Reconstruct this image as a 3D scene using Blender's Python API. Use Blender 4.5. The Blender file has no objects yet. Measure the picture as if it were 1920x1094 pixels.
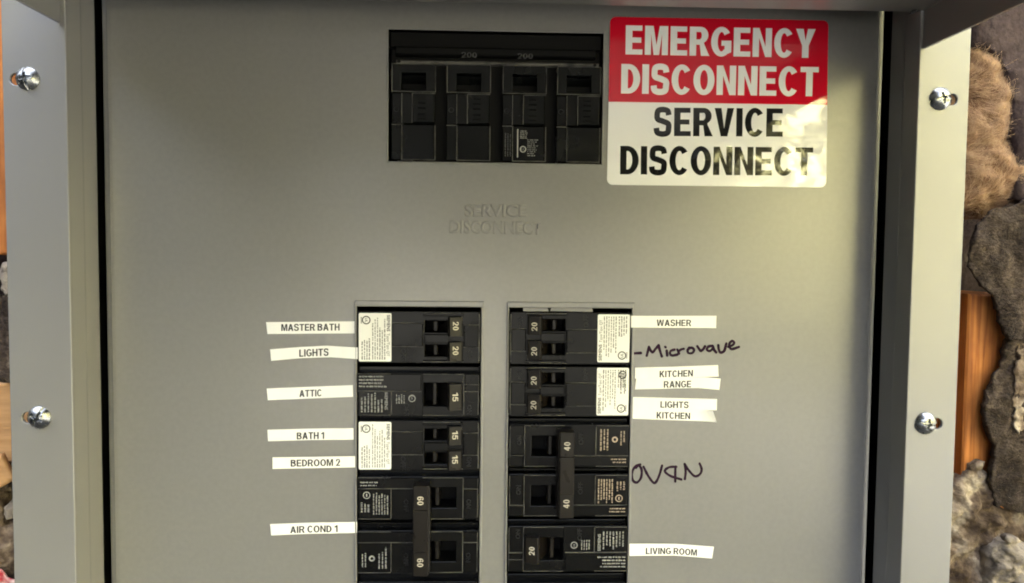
import bpy, bmesh, math, random
from math import sin, cos, pi, radians
from mathutils import Matrix, Vector, noise
from mathutils.geometry import delaunay_2d_cdt
random.seed(7)
S = bpy.context.scene
COL = S.collection
MM = 0.001

# ------------------------------------------------------------------ camera
FPX, PW, PH = 1387.0, 1920.0, 1094.0
CAM_D = 338.0                                # mm in front of the cover sheet
YAW, PITCH, ROLL = radians(1.89272), radians(2.83277), radians(-0.58289)
def cam_rot():
    cy, sy, cp, sp, cr, sr = cos(YAW), sin(YAW), cos(PITCH), sin(PITCH), cos(ROLL), sin(ROLL)
    A = Matrix(((cy, sy, 0), (-sy, cy, 0), (0, 0, 1)))
    B = Matrix(((1, 0, 0), (0, cp, sp), (0, -sp, cp)))
    C = Matrix(((cr, 0, sr), (0, 1, 0), (-sr, 0, cr)))
    return A @ B @ C
RC = cam_rot()
cd = bpy.data.cameras.new('camera'); cam = bpy.data.objects.new('camera', cd); COL.objects.link(cam)
cd.sensor_width = 36.0; cd.lens = FPX / PW * 36.0; cd.clip_start = 0.005; cd.clip_end = 200
right, fwd, up = RC @ Vector((1, 0, 0)), RC @ Vector((0, 1, 0)), RC @ Vector((0, 0, 1))
m4 = Matrix.Identity(4)
for i in range(3):
    m4[i][0], m4[i][1], m4[i][2] = right[i], up[i], -fwd[i]
m4[1][3] = -CAM_D * MM
cam.matrix_world = m4
S.camera = cam
def at(px, py, w=0.0):
    """a measured pixel of the photograph -> (x, z) in mm on the plane w mm in front of the cover sheet"""
    d = RC @ Vector(((px - PW / 2) / FPX, 1.0, -(py - PH / 2) / FPX))
    t = (CAM_D - w) / d.y
    return d.x * t, d.z * t

# ------------------------------------------------------------------ world, sun, exposure
SUN_EL, SUN_AZ = radians(44), radians(6)    # azimuth measured from +Y (behind the wall) towards +X
W = bpy.data.worlds.new("World"); S.world = W; W.use_nodes = True
nt = W.node_tree
sky = nt.nodes.new('ShaderNodeTexSky'); sky.sky_type = 'NISHITA'; sky.sun_disc = False
sky.sun_elevation = SUN_EL; sky.sun_rotation = SUN_AZ
sky.dust_density = 9.0; sky.ozone_density = 0.0; sky.air_density = 0.6
bg = nt.nodes['Background']; bg.inputs['Strength'].default_value = 0.05
hs = nt.nodes.new('ShaderNodeHueSaturation'); hs.inputs['Saturation'].default_value = 0.45   # hazy, milky sky
nt.links.new(sky.outputs[0], hs.inputs['Color']); nt.links.new(hs.outputs[0], bg.inputs[0])
sl = bpy.data.lights.new('sun', 'SUN'); sl.energy = 5.0; sl.angle = radians(0.53); sl.color = (1.0, 0.96, 0.89)
so = bpy.data.objects.new('sun', sl); COL.objects.link(so)
sdir = Vector((sin(SUN_AZ) * cos(SUN_EL), cos(SUN_AZ) * cos(SUN_EL), sin(SUN_EL)))
so.rotation_euler = sdir.to_track_quat('Z', 'Y').to_euler(); so.location = (-2, 3, 4)
S.view_settings.view_transform = 'Standard'; S.view_settings.look = 'None'
S.view_settings.gamma = 1.0; S.view_settings.use_curve_mapping = False
S.view_settings.exposure = 5.87
S.render.engine = 'CYCLES'
S.cycles.max_bounces = 8; S.cycles.use_denoising = True
S.cycles.filter_width = 1.9

# ------------------------------------------------------------------ materials
def mat(name, col, rough=0.5, metal=0.0, spec=0.5, coat=0.0, coat_rough=0.05, bumps=(), vary=None, rough_vary=None):
    m = bpy.data.materials.new(name); m.use_nodes = True
    n, l = m.node_tree.nodes, m.node_tree.links
    b = n['Principled BSDF']
    b.inputs['Base Color'].default_value = (*col, 1); b.inputs['Roughness'].default_value = rough
    b.inputs['Metallic'].default_value = metal; b.inputs['Specular IOR Level'].default_value = spec
    b.inputs['Coat Weight'].default_value = coat; b.inputs['Coat Roughness'].default_value = coat_rough
    tc = n.new('ShaderNodeTexCoord')
    def tex(scale, detail=4, stretch=(1, 1, 1), dist=0.0):
        mp = n.new('ShaderNodeMapping'); mp.inputs['Scale'].default_value = stretch
        l.new(tc.outputs['Object'], mp.inputs[0])
        t = n.new('ShaderNodeTexNoise'); t.inputs['Scale'].default_value = scale; t.inputs['Detail'].default_value = detail
        t.inputs['Distortion'].default_value = dist
        l.new(mp.outputs[0], t.inputs['Vector']); return t.outputs['Fac']
    def ramp(fac, stops):
        r = n.new('ShaderNodeValToRGB'); e = r.color_ramp.elements
        while len(e) < len(stops): e.new(0.5)
        for k, (p, c) in enumerate(stops):
            e[k].position = p; e[k].color = (*c, 1)
        l.new(fac, r.inputs[0]); return r.outputs[0]
    if vary:                                     # list of (scale, detail, stretch, stops) mixed together
        out = None
        for v in vary:
            c = ramp(tex(v[0], v[1], v[2], v[4] if len(v) > 4 else 0.0), v[3])
            if out is None: out = c
            else:
                mx = n.new('ShaderNodeMix'); mx.data_type = 'RGBA'; mx.blend_type = 'MULTIPLY'
                mx.inputs[0].default_value = 1.0
                l.new(out, mx.inputs[6]); l.new(c, mx.inputs[7]); out = mx.outputs[2]
        l.new(out, b.inputs['Base Color'])
    if rough_vary:
        sc, lo, hi = rough_vary
        mr = n.new('ShaderNodeMapRange'); mr.inputs[3].default_value = lo; mr.inputs[4].default_value = hi
        mr.inputs[1].default_value = 0.3; mr.inputs[2].default_value = 0.7
        l.new(tex(sc, 5), mr.inputs[0]); l.new(mr.outputs[0], b.inputs['Roughness'])
    prev = None
    for (sc, det, strength, dist, stretch) in bumps:
        bp = n.new('ShaderNodeBump'); bp.inputs['Strength'].default_value = strength; bp.inputs['Distance'].default_value = dist
        l.new(tex(sc, det, stretch), bp.inputs['Height'])
        if prev: l.new(prev, bp.inputs['Normal'])
        prev = bp.outputs[0]
    if prev:
        l.new(prev, b.inputs['Normal'])
        if coat: l.new(prev, b.inputs['Coat Normal'])
    return m
U = (1, 1, 1)
G = 0.20
PAINT = mat('grey_enamel', (G, G * .985, G * .94), 0.25, spec=0.85,
            vary=[(9, 3, U, [(.3, (G * .96, G * .95, G * .905)), (.7, (G * 1.03, G * 1.015, G * .97))]),
                  (420, 2, U, [(.35, (.95, .95, .95)), (.65, (1, 1, 1))])],
            bumps=[(26, 2, .35, .0006, U), (160, 3, .06, .0003, (1, 1, .25)), (1100, 2, .05, .0003, U)])
FLANGE_PAINT = mat('grey_enamel_trim', (G, G * .98, G * .93), 0.27, spec=0.85,
            vary=[(12, 4, U, [(.3, (G * .97, G * .955, G * .91)), (.7, (G * 1.04, G * 1.02, G * .97))])],
            bumps=[(40, 2, .2, .0004, U), (1100, 2, .06, .0003, U)])
BLACK = mat('black_moulded_plastic', (.0036, .0037, .0037), 0.24, spec=0.17, rough_vary=(60, .18, .30),
            bumps=[(1400, 2, .08, .0002, U)])
BLACK2 = mat('black_smooth_plastic', (.006, .0063, .007), 0.36, spec=0.32, rough_vary=(90, .28, .48))
TIE = mat('black_handle_plastic', (.009, .0072, .0056), 0.24, spec=0.26, rough_vary=(120, .24, .42))
VOID = mat('dark_interior', (.003, .003, .003), 0.6, spec=0.15)  # near-black: the shade in slots, gaps and holes is put into the colour
STEEL = mat('zinc_plated_steel', (.34, .35, .35), 0.26, metal=1.0, rough_vary=(300, .20, .34), bumps=[(500, 2, .05, .0003, U)])
WHITE = mat('white_sticker_paper', (.84, .84, .81), 0.45, spec=0.4)
TAPE = mat('white_label_tape', (.87, .87, .84), 0.32, spec=0.5, bumps=[(60, 2, .2, .0004, U)])
INK = mat('black_print', (.012, .012, .012), 0.4)
MAINK = mat('black_main_plastic', (.0030, .0034, .0032), 0.24, spec=0.20, rough_vary=(60, .18, .30), bumps=[(1400, 2, .08, .0002, U)])
EDGE = mat('highlight_plastic', (.07, .07, .06), 0.4, spec=0.5, vary=[(160, 4, U, [(.32, (.015, .015, .015)), (.55, (.11, .105, .09))])])  # lighter tone paints highlights along breaker edges and the tie bar
MARKER = mat('purple_black_marker', (.022, .008, .020), 0.75, spec=0.12, vary=[(300, 3, U, [(.3, (.010, .003, .011)), (.75, (.028, .007, .024))])])
PALE = mat('pale_print', (.30, .30, .285), 0.5)
NUMS = mat('ivory_number_print', (.54, .50, .41), 0.5)
DIMP = mat('worn_grey_print', (.065, .065, .065), 0.5)
SIGN_W = mat('white_vinyl', (.86, .86, .86), 0.03, spec=0.55, bumps=[(22, 2, .14, .0006, U)])
SIGN_R = mat('red_vinyl', (.60, .006, .024), 0.03, spec=0.55, bumps=[(22, 2, .14, .0006, U)])
SIGN_K = mat('black_vinyl_ink', (.012, .012, .012), 0.03, spec=0.55, bumps=[(22, 2, .14, .0006, U)])
HOODP = mat('grey_enamel_lid', (G, G * .985, G * .96), 0.26, spec=0.6, bumps=[(40, 2, .1, .0004, U)])
WOOD = mat('orange_pine', (.42, .17, .05), 0.62, spec=0.3,
           vary=[(26, 6, (9, 9, .35), [(.32, (.22, .065, .012)), (.5, (.44, .15, .030)), (.72, (.56, .22, .055))], 1.2),
                 (60, 5, (1, 1, .7), [(.3, (.62, .55, .5)), (.55, (1, 1, 1))])],
           bumps=[(70, 5, .35, .0012, (9, 9, .4)), (700, 3, .15, .0004, U)])
PALEWOOD = mat('pale_pine', (.60, .38, .19), 0.6, spec=0.3,
           vary=[(24, 6, (.5, 6, 8), [(.3, (.34, .18, .07)), (.7, (.50, .29, .13))], .8)],
           bumps=[(60, 5, .3, .001, (.5, 6, 8))])
WOOL = mat('tan_glass_wool', (.40, .24, .11), 0.9, spec=0.1,
           vary=[(70, 6, (1, 1, 1.6), [(.28, (.12, .060, .032)), (.5, (.27, .155, .085)), (.72, (.43, .28, .15))], 1.5),
                 (420, 5, (1.8, 1, .6), [(.3, (.62, .58, .55)), (.6, (1, 1, 1))])],
           bumps=[(130, 5, .30, .002, U), (700, 4, .35, .0006, (2, 1, .5))])
FIBRE = mat('loose_glass_fibre', (.42, .27, .15), 0.7, spec=0.3)
FELTFIB = mat('felt_fibre', (.15, .11, .078), 0.8, spec=0.2)
FELT = mat('brown_felt_paper', (.12, .085, .06), 0.85, spec=0.2,
           vary=[(60, 6, (1.6, 1, 1), [(.3, (.026, .018, .013)), (.5, (.056, .040, .028)), (.64, (.11, .08, .057)), (.75, (.30, .245, .19))], 1.0),
                 (600, 6, (1, 1, 1.4), [(.3, (.35, .33, .31)), (.6, (1, 1, 1))])],
           bumps=[(160, 6, .8, .003, (1, 1, 1.6)), (1100, 5, .8, .001, (1, 1, 1.3))])
SHEATH = mat('dark_weathered_sheathing', (.07, .05, .047), 0.85, spec=0.2,
           vary=[(45, 6, U, [(.3, (.035, .022, .020)), (.6, (.07, .047, .041)), (.66, (.075, .052, .045)), (.74, (.25, .21, .18))], .8),
                 (500, 5, U, [(.3, (.55, .55, .55)), (.6, (1, 1, 1))])],
           bumps=[(100, 6, .6, .003, U), (900, 4, .4, .0007, U)])
ROCK = mat('mortar_smeared_rubble', (.2, .16, .12), 0.9, spec=0.15,
           vary=[(48, 7, (1.2, 1, 1), [(.30, (.045, .030, .020)), (.44, (.13, .092, .062)), (.54, (.26, .195, .135)), (.66, (.48, .40, .29))], 1.2),
                 (420, 6, U, [(.3, (.5, .48, .46)), (.62, (1, 1, 1))])],
           bumps=[(90, 7, .9, .005, U), (600, 5, .6, .0012, U)])
STONE = mat('pale_mortar_lump', (.5, .45, .36), 0.9, spec=0.15,
           vary=[(90, 7, U, [(.3, (.07, .058, .045)), (.45, (.25, .21, .165)), (.75, (.46, .39, .28))], 1.0)],
           bumps=[(120, 7, .9, .004, U), (800, 5, .6, .001, U)])
REDP = mat('red_printed_scrap', (.45, .05, .05), 0.5, vary=[(160, 3, U, [(.45, (.42, .03, .04)), (.6, (.62, .48, .42))])])
GRASSM = mat('sunlit_lawn', (.045, .042, .02), 0.95, spec=0.05,
           vary=[(1.2, 6, U, [(.3, (.042, .042, .039)), (.7, (.064, .063, .058))])])
LEAFM = mat('shrub_leaf', (.20, .20, .05), 0.5, spec=0.4, vary=[(3, 4, U, [(.3, (.22, .218, .095)), (.7, (.46, .43, .225))])])
DARKLEAF = mat('light_blocker_leaf', (.04, .05, .03), 0.5, spec=0.3)
BARK = mat('brown_bark', (.08, .06, .045), 0.9)

# ------------------------------------------------------------------ mesh helpers (all in mm, x right, w towards the viewer, z up)
class MB:
    def __init__(self): self.v, self.f = [], []
    def add(self, vs, fs):
        k = len(self.v); self.v += [tuple(p) for p in vs]; self.f += [tuple(i + k for i in f) for f in fs]
    def frus(self, x0, x1, z0, z1, w0, w1, b=0.3):          # block whose front edges are chamfered by b
        b = min(b, (x1 - x0) * .45, (z1 - z0) * .45)
        v = []
        for (w, i) in ((w0, 0), (w1 - b, 0), (w1, b)):
            v += [(x0 + i, w, z0 + i), (x1 - i, w, z0 + i), (x1 - i, w, z1 - i), (x0 + i, w, z1 - i)]
        f = [(3, 2, 1, 0), (8, 9, 10, 11)]
        for k in (0, 4):
            for j in range(4):
                f.append((k + j, k + (j + 1) % 4, k + 4 + (j + 1) % 4, k + 4 + j))
        self.add(v, f)
    def quad(self, pts): self.add(pts, [tuple(range(len(pts)))])
    def prism_z(self, prof, z0, z1, closed=True):            # outline in (x, w) swept along z
        n = len(prof)
        v = [(x, w, z0) for x, w in prof] + [(x, w, z1) for x, w in prof]
        f = [(i, (i + 1) % n, n + (i + 1) % n, n + i) for i in range(n if closed else n - 1)]
        if closed: f += [tuple(range(n - 1, -1, -1)), tuple(range(n, 2 * n))]
        self.add(v, f)
    def prism_x(self, prof, x0, x1):                         # outline in (w, z) swept along x
        n = len(prof)
        v = [(x0, w, z) for w, z in prof] + [(x1, w, z) for w, z in prof]
        f = [(i, (i + 1) % n, n + (i + 1) % n, n + i) for i in range(n)]
        f += [tuple(range(n - 1, -1, -1)), tuple(range(n, 2 * n))]
        self.add(v, f)
    def mesh(self, me, fn=None):                             # take in the geometry of an existing mesh (mm)
        self.add([fn(v.co) if fn else v.co for v in me.vertices], [tuple(p.vertices) for p in me.polygons])
    def xf(self, fn): self.v = [fn(p) for p in self.v]; return self
def build(name, mb, m, parent=None, origin=(0, 0, 0), smooth=False, loc=False):
    """mm -> metres; with a parent the mesh is stored relative to the parent's origin"""
    me = bpy.data.meshes.new(name)
    ox, ow, oz = parent['_o'] if parent is not None and '_o' in parent else origin
    me.from_pydata([((x - ox) * MM, -(w - ow) * MM, (z - oz) * MM) for x, w, z in mb.v], [], mb.f)
    bm = bmesh.new(); bm.from_mesh(me); bmesh.ops.recalc_face_normals(bm, faces=bm.faces); bm.to_mesh(me); bm.free()
    me.materials.append(m)
    if smooth:
        for p in me.polygons: p.use_smooth = True
    o = bpy.data.objects.new(name, me); COL.objects.link(o)
    if parent is not None:
        o.parent = parent; ORIG[o.name] = (ox, ow, oz)
        o['_o'] = (ox, ow, oz)
    else:
        o.location = (ox * MM, -ow * MM, oz * MM); o['_o'] = (ox, ow, oz)
    return o
ORIG = {}
def tag(o, label=None, cat=None, group=None, kind=None):
    if label: o['label'] = label
    if cat: o['category'] = cat
    if group: o['group'] = group
    if kind: o['kind'] = kind
    return o
def thing(name, label, cat, origin, group=None):
    o = bpy.data.objects.new(name, None); COL.objects.link(o); o.empty_display_size = 0.01
    o.location = (origin[0] * MM, -origin[1] * MM, origin[2] * MM); o['_o'] = tuple(origin)
    return tag(o, label, cat, group)

def curve_mesh(contours, ext=0.0, bevel=0.0, res=1):
    cu = bpy.data.curves.new('c', 'CURVE'); cu.dimensions = '2D'; cu.fill_mode = 'BOTH' if ext or bevel else 'FRONT'
    cu.extrude = ext; cu.bevel_depth = bevel; cu.bevel_resolution = res; cu.offset = -bevel
    for c in contours:
        sp = cu.splines.new('POLY'); sp.points.add(len(c) - 1)
        for p, q in zip(sp.points, c): p.co = (q[0], q[1], 0, 1)
        sp.use_cyclic_u = True
    o = bpy.data.objects.new('c', cu); COL.objects.link(o)
    dg = bpy.context.evaluated_depsgraph_get()
    me = bpy.data.meshes.new_from_object(o.evaluated_get(dg))
    bpy.data.objects.remove(o); bpy.data.curves.remove(cu)
    return me
def flat(mb, contours, w0, w1=None, bevel=0.0, fn=None, res=1):
    """fill outlines (x, z); a sheet at w0, or a plate from w0 to w1 with bevelled edges"""
    if w1 is None: me = curve_mesh(contours); c = w0
    else: me = curve_mesh(contours, (w1 - w0) / 2 - bevel, bevel, res); c = (w0 + w1) / 2
    g = fn or (lambda x, z: (x, z))
    mb.mesh(me, lambda p: (*(lambda q: (q[0], p.z + c, q[1]))(g(p.x, p.y)),))
    bpy.data.meshes.remove(me)
def rect(x0, x1, z0, z1): return [(x0, z0), (x1, z0), (x1, z1), (x0, z1)]
def arc(cx, cy, rx, ry, a0, a1, n=10):
    return [(cx + rx * cos(radians(a0 + (a1 - a0) * i / n)), cy + ry * sin(radians(a0 + (a1 - a0) * i / n))) for i in range(n + 1)]
def rrect(x0, x1, z0, z1, r, n=6):
    return (arc(x1 - r, z1 - r, r, r, 0, 90, n) + arc(x0 + r, z1 - r, r, r, 90, 180, n)
            + arc(x0 + r, z0 + r, r, r, 180, 270, n) + arc(x1 - r, z0 + r, r, r, 270, 360, n))

# ------------------------------------------------------------------ lettering: outlines of capitals and figures, height 1
def spline(pts, n=7):
    out = []
    P = [pts[0]] + list(pts) + [pts[-1]]
    for i in range(1, len(P) - 2):
        a, b, c, d = P[i - 1], P[i], P[i + 1], P[i + 2]
        for k in range(n):
            t = k / n
            out.append(tuple(.5 * (2 * b[j] + (c[j] - a[j]) * t + (2 * a[j] - 5 * b[j] + 4 * c[j] - d[j]) * t * t
                                   + (3 * b[j] - a[j] - 3 * c[j] + d[j]) * t ** 3) for j in (0, 1)))
    return out + [pts[-1]]
def ribbon(pts, t):
    L, R_ = [], []
    n = len(pts)
    for i, p in enumerate(pts):
        a = pts[max(i - 1, 0)]; b = pts[min(i + 1, n - 1)]
        def nrm(u, v):
            dx, dy = v[0] - u[0], v[1] - u[1]; l = math.hypot(dx, dy) or 1; return (-dy / l, dx / l)
        if i == 0: m = nrm(p, b); k = 1
        elif i == n - 1: m = nrm(a, p); k = 1
        else:
            n1, n2 = nrm(a, p), nrm(p, b)
            m = (n1[0] + n2[0], n1[1] + n2[1]); l = math.hypot(*m) or 1; m = (m[0] / l, m[1] / l)
            k = min(1 / max(.35, m[0] * n1[0] + m[1] * n1[1]), 2.2)
        L.append((p[0] + m[0] * t / 2 * k, p[1] + m[1] * t / 2 * k)); R_.append((p[0] - m[0] * t / 2 * k, p[1] - m[1] * t / 2 * k))
    return L + R_[::-1]
def glyph(ch, t, h):
    """-> (advance width, contours)"""
    if ch == 'E': w = .60; return w, [[(0, 0), (w, 0), (w, h), (t, h), (t, .5 - h / 2), (w - .05, .5 - h / 2), (w - .05, .5 + h / 2), (t, .5 + h / 2), (t, 1 - h), (w - .015, 1 - h), (w - .015, 1), (0, 1)]]
    if ch == 'F': w = .56; return w, [[(0, 0), (t, 0), (t, .5 - h / 2), (w - .06, .5 - h / 2), (w - .06, .5 + h / 2), (t, .5 + h / 2), (t, 1 - h), (w, 1 - h), (w, 1), (0, 1)]]
    if ch == 'L': w = .56; return w, [[(0, 0), (w, 0), (w, h), (t, h), (t, 1), (0, 1)]]
    if ch == 'I': return t, [rect(0, t, 0, 1)]
    if ch == 'T': w = .64; c = w / 2; return w, [[(c - t / 2, 0), (c + t / 2, 0), (c + t / 2, 1 - h), (w, 1 - h), (w, 1), (0, 1), (0, 1 - h), (c - t / 2, 1 - h)]]
    if ch == 'H': w = .68; return w, [[(0, 0), (t, 0), (t, .5 - h / 2), (w - t, .5 - h / 2), (w - t, 0), (w, 0), (w, 1), (w - t, 1), (w - t, .5 + h / 2), (t, .5 + h / 2), (t, 1), (0, 1)]]
    if ch == 'N': w = .68; s = t * .95; return w, [[(0, 0), (s, 0), (s, .66), (w - s, 0), (w, 0), (w, 1), (w - s, 1), (w - s, .36), (s, 1), (0, 1)]]
    if ch == 'M': w = .82; s = t * .92; c = w / 2; return w, [[(0, 0), (s, 0), (s, .72), (c - s * .45, 0), (c + s * .45, 0), (w - s, .72), (w - s, 0), (w, 0), (w, 1), (w - s * 1.38, 1), (c, .34), (s * 1.38, 1), (0, 1)]]
    if ch == 'V': w = .70; c = w / 2; return w, [[(c - t * .52, 0), (c + t * .52, 0), (w, 1), (w - t * 1.08, 1), (c, .27), (t * 1.08, 1), (0, 1)]]
    if ch == 'W': w = 1.0; c = w / 2; return w, [[(w * .25 - t * .5, 0), (w * .25 + t * .5, 0), (c, .66), (w * .75 - t * .5, 0), (w * .75 + t * .5, 0), (w, 1), (w - t * 1.05, 1), (w * .75 - t * .02, .32), (c + t * .5, 1), (c - t * .5, 1), (w * .25 + t * .02, .32), (t * 1.05, 1), (0, 1)]]
    if ch == 'Y': w = .70; c = w / 2; return w, [[(c - t / 2, 0), (c + t / 2, 0), (c + t / 2, .42), (w, 1), (w - t * 1.15, 1), (c, .60), (t * 1.15, 1), (0, 1), (c - t / 2, .42)]]
    if ch == 'K': w = .70; return w, [[(0, 0), (t, 0), (t, .30), (t + .11, .42), (w - t * 1.22, 0), (w, 0), (t + .10 + t * .62, .585), (w - .02, 1), (w - .02 - t * 1.25, 1), (t, .56), (t, 1), (0, 1)]]
    if ch == 'A': w = .74; c = w / 2; return w, [[(0, 0), (t * 1.06, 0), (t * 1.06 + .065, .22), (w - t * 1.06 - .065, .22), (w - t * 1.06, 0), (w, 0), (c + t * .56, 1), (c - t * .56, 1)],
                                               [(t * 1.06 + .065 + h * .36, .22 + h), (w - t * 1.06 - .065 - h * .36, .22 + h), (c, .78)]]
    if ch == 'D': w = .66; r = .5; return w, [[(0, 0), (.26, 0)] + arc(.26, .5, w - .26, .5, -90, 90, 18) + [(0, 1)], [(t, h), (.26, h)] + arc(.26, .5, w - .26 - t, .5 - h, -90, 90, 18) + [(t, 1 - h)]]
    if ch in 'O0': w = .74 if ch == 'O' else .54; return w, [arc(w / 2, .5, w / 2, .515, 0, 354, 28), arc(w / 2, .5, w / 2 - t, .515 - h, 0, 354, 28)]
    if ch == 'Q': w = .74; return w, [arc(w / 2, .5, w / 2, .515, 0, 306, 26) + [(w - .08, -.06), (w, .04)] + arc(w / 2, .5, w / 2, .515, 322, 354, 3), arc(w / 2, .5, w / 2 - t, .515 - h, 0, 354, 28)]
    if ch == 'C': w = .69; return w, [arc(.36, .5, .36, .515, 38, 322, 24) + arc(.36, .5, .36 - t, .515 - h, 318, 42, 24)]
    if ch == 'G': w = .72; return w, [arc(.37, .5, .37, .515, 38, 306, 24) + [(w, .14), (w, .54), (.37, .54), (.37, .54 - h), (w - t, .54 - h), (w - t, .245)] + arc(.37, .5, .37 - t, .515 - h, 305, 42, 24)]
    if ch == 'U': w = .66; return w, [[(0, 1)] + arc(w / 2, .33, w / 2, .345, 180, 360, 16) + [(w, 1), (w - t, 1)] + arc(w / 2, .33, w / 2 - t, .345 - h, 360, 180, 16) + [(t, 1)]]
    if ch == 'S':
        w = .64; a = t / 2; m = (t + h) / 2
        c = spline([(w - a * .95, .735), (w * .76, .885), (w * .5, .93), (w * .24, .89), (a, .745), (w * .22, .59), (w * .5, .52), (w * .80, .43), (w - a, .265), (w * .76, .115), (w * .48, .07), (w * .2, .125), (a * .8, .285)], 6)
        return w, [ribbon(c, m)]
    if ch in 'RPB':
        w = .68
        if ch == 'R':
            return w, [[(0, 0), (t, 0), (t, .42 - h * .2), (.27, .42 - h * .2), (.36, .38), (w - t * 1.16, 0), (w + .03, 0), (.52, .40)] + arc(.38, .715, w - .40, .285, -62, 90, 14) + [(0, 1)],
                       [(t, .42 - h * .2 + h), (.38, .42 - h * .2 + h)] + arc(.38, .705, w - .40 - t, .295 - h, -90, 90, 10) + [(t, 1 - h)]]
        if ch == 'B':
            return w, [[(0, 0), (.38, 0)] + arc(.38, .28, w - .38, .28, -90, 52, 12) + arc(.36, .76, w - .40, .24, -38, 90, 12) + [(0, 1)],
                       [(t, h), (.38, h)] + arc(.38, .275, w - .38 - t, .275 - h, -90, 90, 10) + [(t, .55)],
                       [(t, .55 + h * .85), (.36, .55 + h * .85)] + arc(.36, (1 - h + .55 + h * .85) / 2, w - .40 - t, (1 - h - .55 - h * .85) / 2, -90, 90, 10) + [(t, 1 - h)]]
    if ch == '1': w = .40; return w, [[(w - t, 0), (w, 0), (w, 1), (w - t * .85, 1), (0, .82), (0, .82 - h), (w - t, .82 - h * .55)]]
    if ch == '2':
        w = .56
        return w, [[(0, 0), (w, 0), (w, h), (t * 1.5, h)] + spline([(t * 1.7, h + .06), (.42, .36), (w - .03, .55), (w, .71), (w * .88, .92), (w * .5, 1.015), (w * .12, .92), (.01, .68)], 5)
                   + [(t, .665)] + spline([(t * 1.08, .74), (w * .34, .855), (w * .52, .885), (w * .70, .84), (w - t, .70), (w - t * 1.25, .575), (.20, .30), (.03, .12)], 5)]
    if ch == '4': w = .60; return w, [[(w - .13 - t, 0), (w - .13, 0), (w - .13, .24), (w, .24), (w, .24 + h), (w - .13, .24 + h), (w - .13, 1), (w - .15 - t, 1), (0, .24 + h), (0, .24), (w - .13 - t, .24)],
                                      [(w - .13 - t, .24 + h), (w - .13 - t, .74), (t * .9, .24 + h)]]
    if ch == '5':
        w = .56; m = (t + h) / 2
        return w, [ribbon([(w - .02, 1 - h / 2), (.16, 1 - h / 2), (.10, .54)] + spline([(.14, .55), (.30, .61), (w * .82, .53), (w - t / 2, .33), (w * .80, .14), (w * .48, .07), (w * .2, .12), (t * .4, .26)], 5)[1:], m)]
    if ch == '6':
        w = .56
        return w, [spline([(w - .03, .76), (w * .82, .96), (w * .5, 1.015), (w * .14, .87), (0, .5), (w * .12, .13), (w * .5, -.015), (w * .88, .12), (w, .33), (w * .88, .56), (w * .56, .655), (t * 1.02, .57),
                           (t * 1.1, .70), (w * .38, .87), (w * .54, .89), (w - t * 1.0, .73)], 5),
                   arc(w / 2 + .005, .325, w / 2 - t, .325 - h, 0, 345, 22)]
    if ch == '-': return .36, [rect(0, .36, .40, .40 + h)]
    if ch == '/': return .36, [[(0, -.05), (t * .9, -.05), (.36, 1.05), (.36 - t * .9, 1.05)]]
    return .30, []
def text_outlines(s, t=.17, h=.15, gap=.10):
    x, out = 0, []
    for ch in s:
        w, cs = glyph(ch, t, h)
        if ch == ' ': x += .26; continue
        for c in cs: out.append([(px + x, py) for px, py in c])
        x += w + gap
    return x - gap, out
def letters(mb, s, fn, w, t=.17, h=.15, gap=.10, dw=0.0):
    """fn maps (a in 0..1 along the line, b in 0..1 of the capital height) -> (x, z) mm"""
    L, cs = text_outlines(s, t, h, gap)
    flat(mb, cs, w, fn=lambda x, y: fn(x / L, y))
def line_fn(p0, p1, height, up=None):
    """text line from p0 to p1 (mm), capitals 'height' tall"""
    dx, dz = p1[0] - p0[0], p1[1] - p0[1]; l = math.hypot(dx, dz); nx, nz = -dz / l, dx / l
    return lambda a, b: (p0[0] + dx * a + nx * b * height, p0[1] + dz * a + nz * b * height)
def dashes(mb, x0, x1, z0, z1, n, w, vertical=False, fill=.62, seed=1, ragged=.25):
    """illegible small print: rows of word-long strokes"""
    rnd = random.Random(seed)
    a0, a1, b0, b1 = (x0, x1, z0, z1) if not vertical else (z0, z1, x0, x1)
    p = (b1 - b0) / n
    for k in range(n):
        b = b0 + p * (k + .5); a = a0; end = a1 - (a1 - a0) * ragged * rnd.random()
        th = p * fill * rnd.uniform(.75, 1.0) / 2
        while a < end - .25:
            e = min(a + rnd.uniform(.5, 2.2), end)
            # letter-like ticks inside the word
            q = a
            while q < e - .08:
                d = rnd.uniform(.16, .42)
                r = (q, min(q + d, e), b - th * rnd.uniform(.6, 1), b + th * rnd.uniform(.6, 1))
                if vertical: mb.quad([(r[2], w, r[0]), (r[3], w, r[0]), (r[3], w, r[1]), (r[2], w, r[1])])
                else: mb.quad([(r[0], w, r[2]), (r[1], w, r[2]), (r[1], w, r[3]), (r[0], w, r[3])])
                q += d + .11
            a = e + rnd.uniform(.25, .5)
def ring(mb, cx, cz, r0, r1, w, n=28):
    flat(mb, [arc(cx, cz, r1, r1, 0, 360 - 360 / n, n - 1), arc(cx, cz, r0, r0, 0, 360 - 360 / n, n - 1)], w)

# ================================================================== THE ELECTRICAL PANEL
XL, XR = -173.4, 182.6          # inner corners of the trim
FL, FR = -198.4, 204.0          # outer edges of the trim
WF = 26.0                       # trim stands this far in front of the cover sheet
ZT, ZB = 150.0, -230.0
panel = thing('electrical_panel', 'grey enamelled electrical panel with recessed cover sheet and lifted lid, set into a torn wall', 'electrical panel', (4, 0, ZB))
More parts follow.
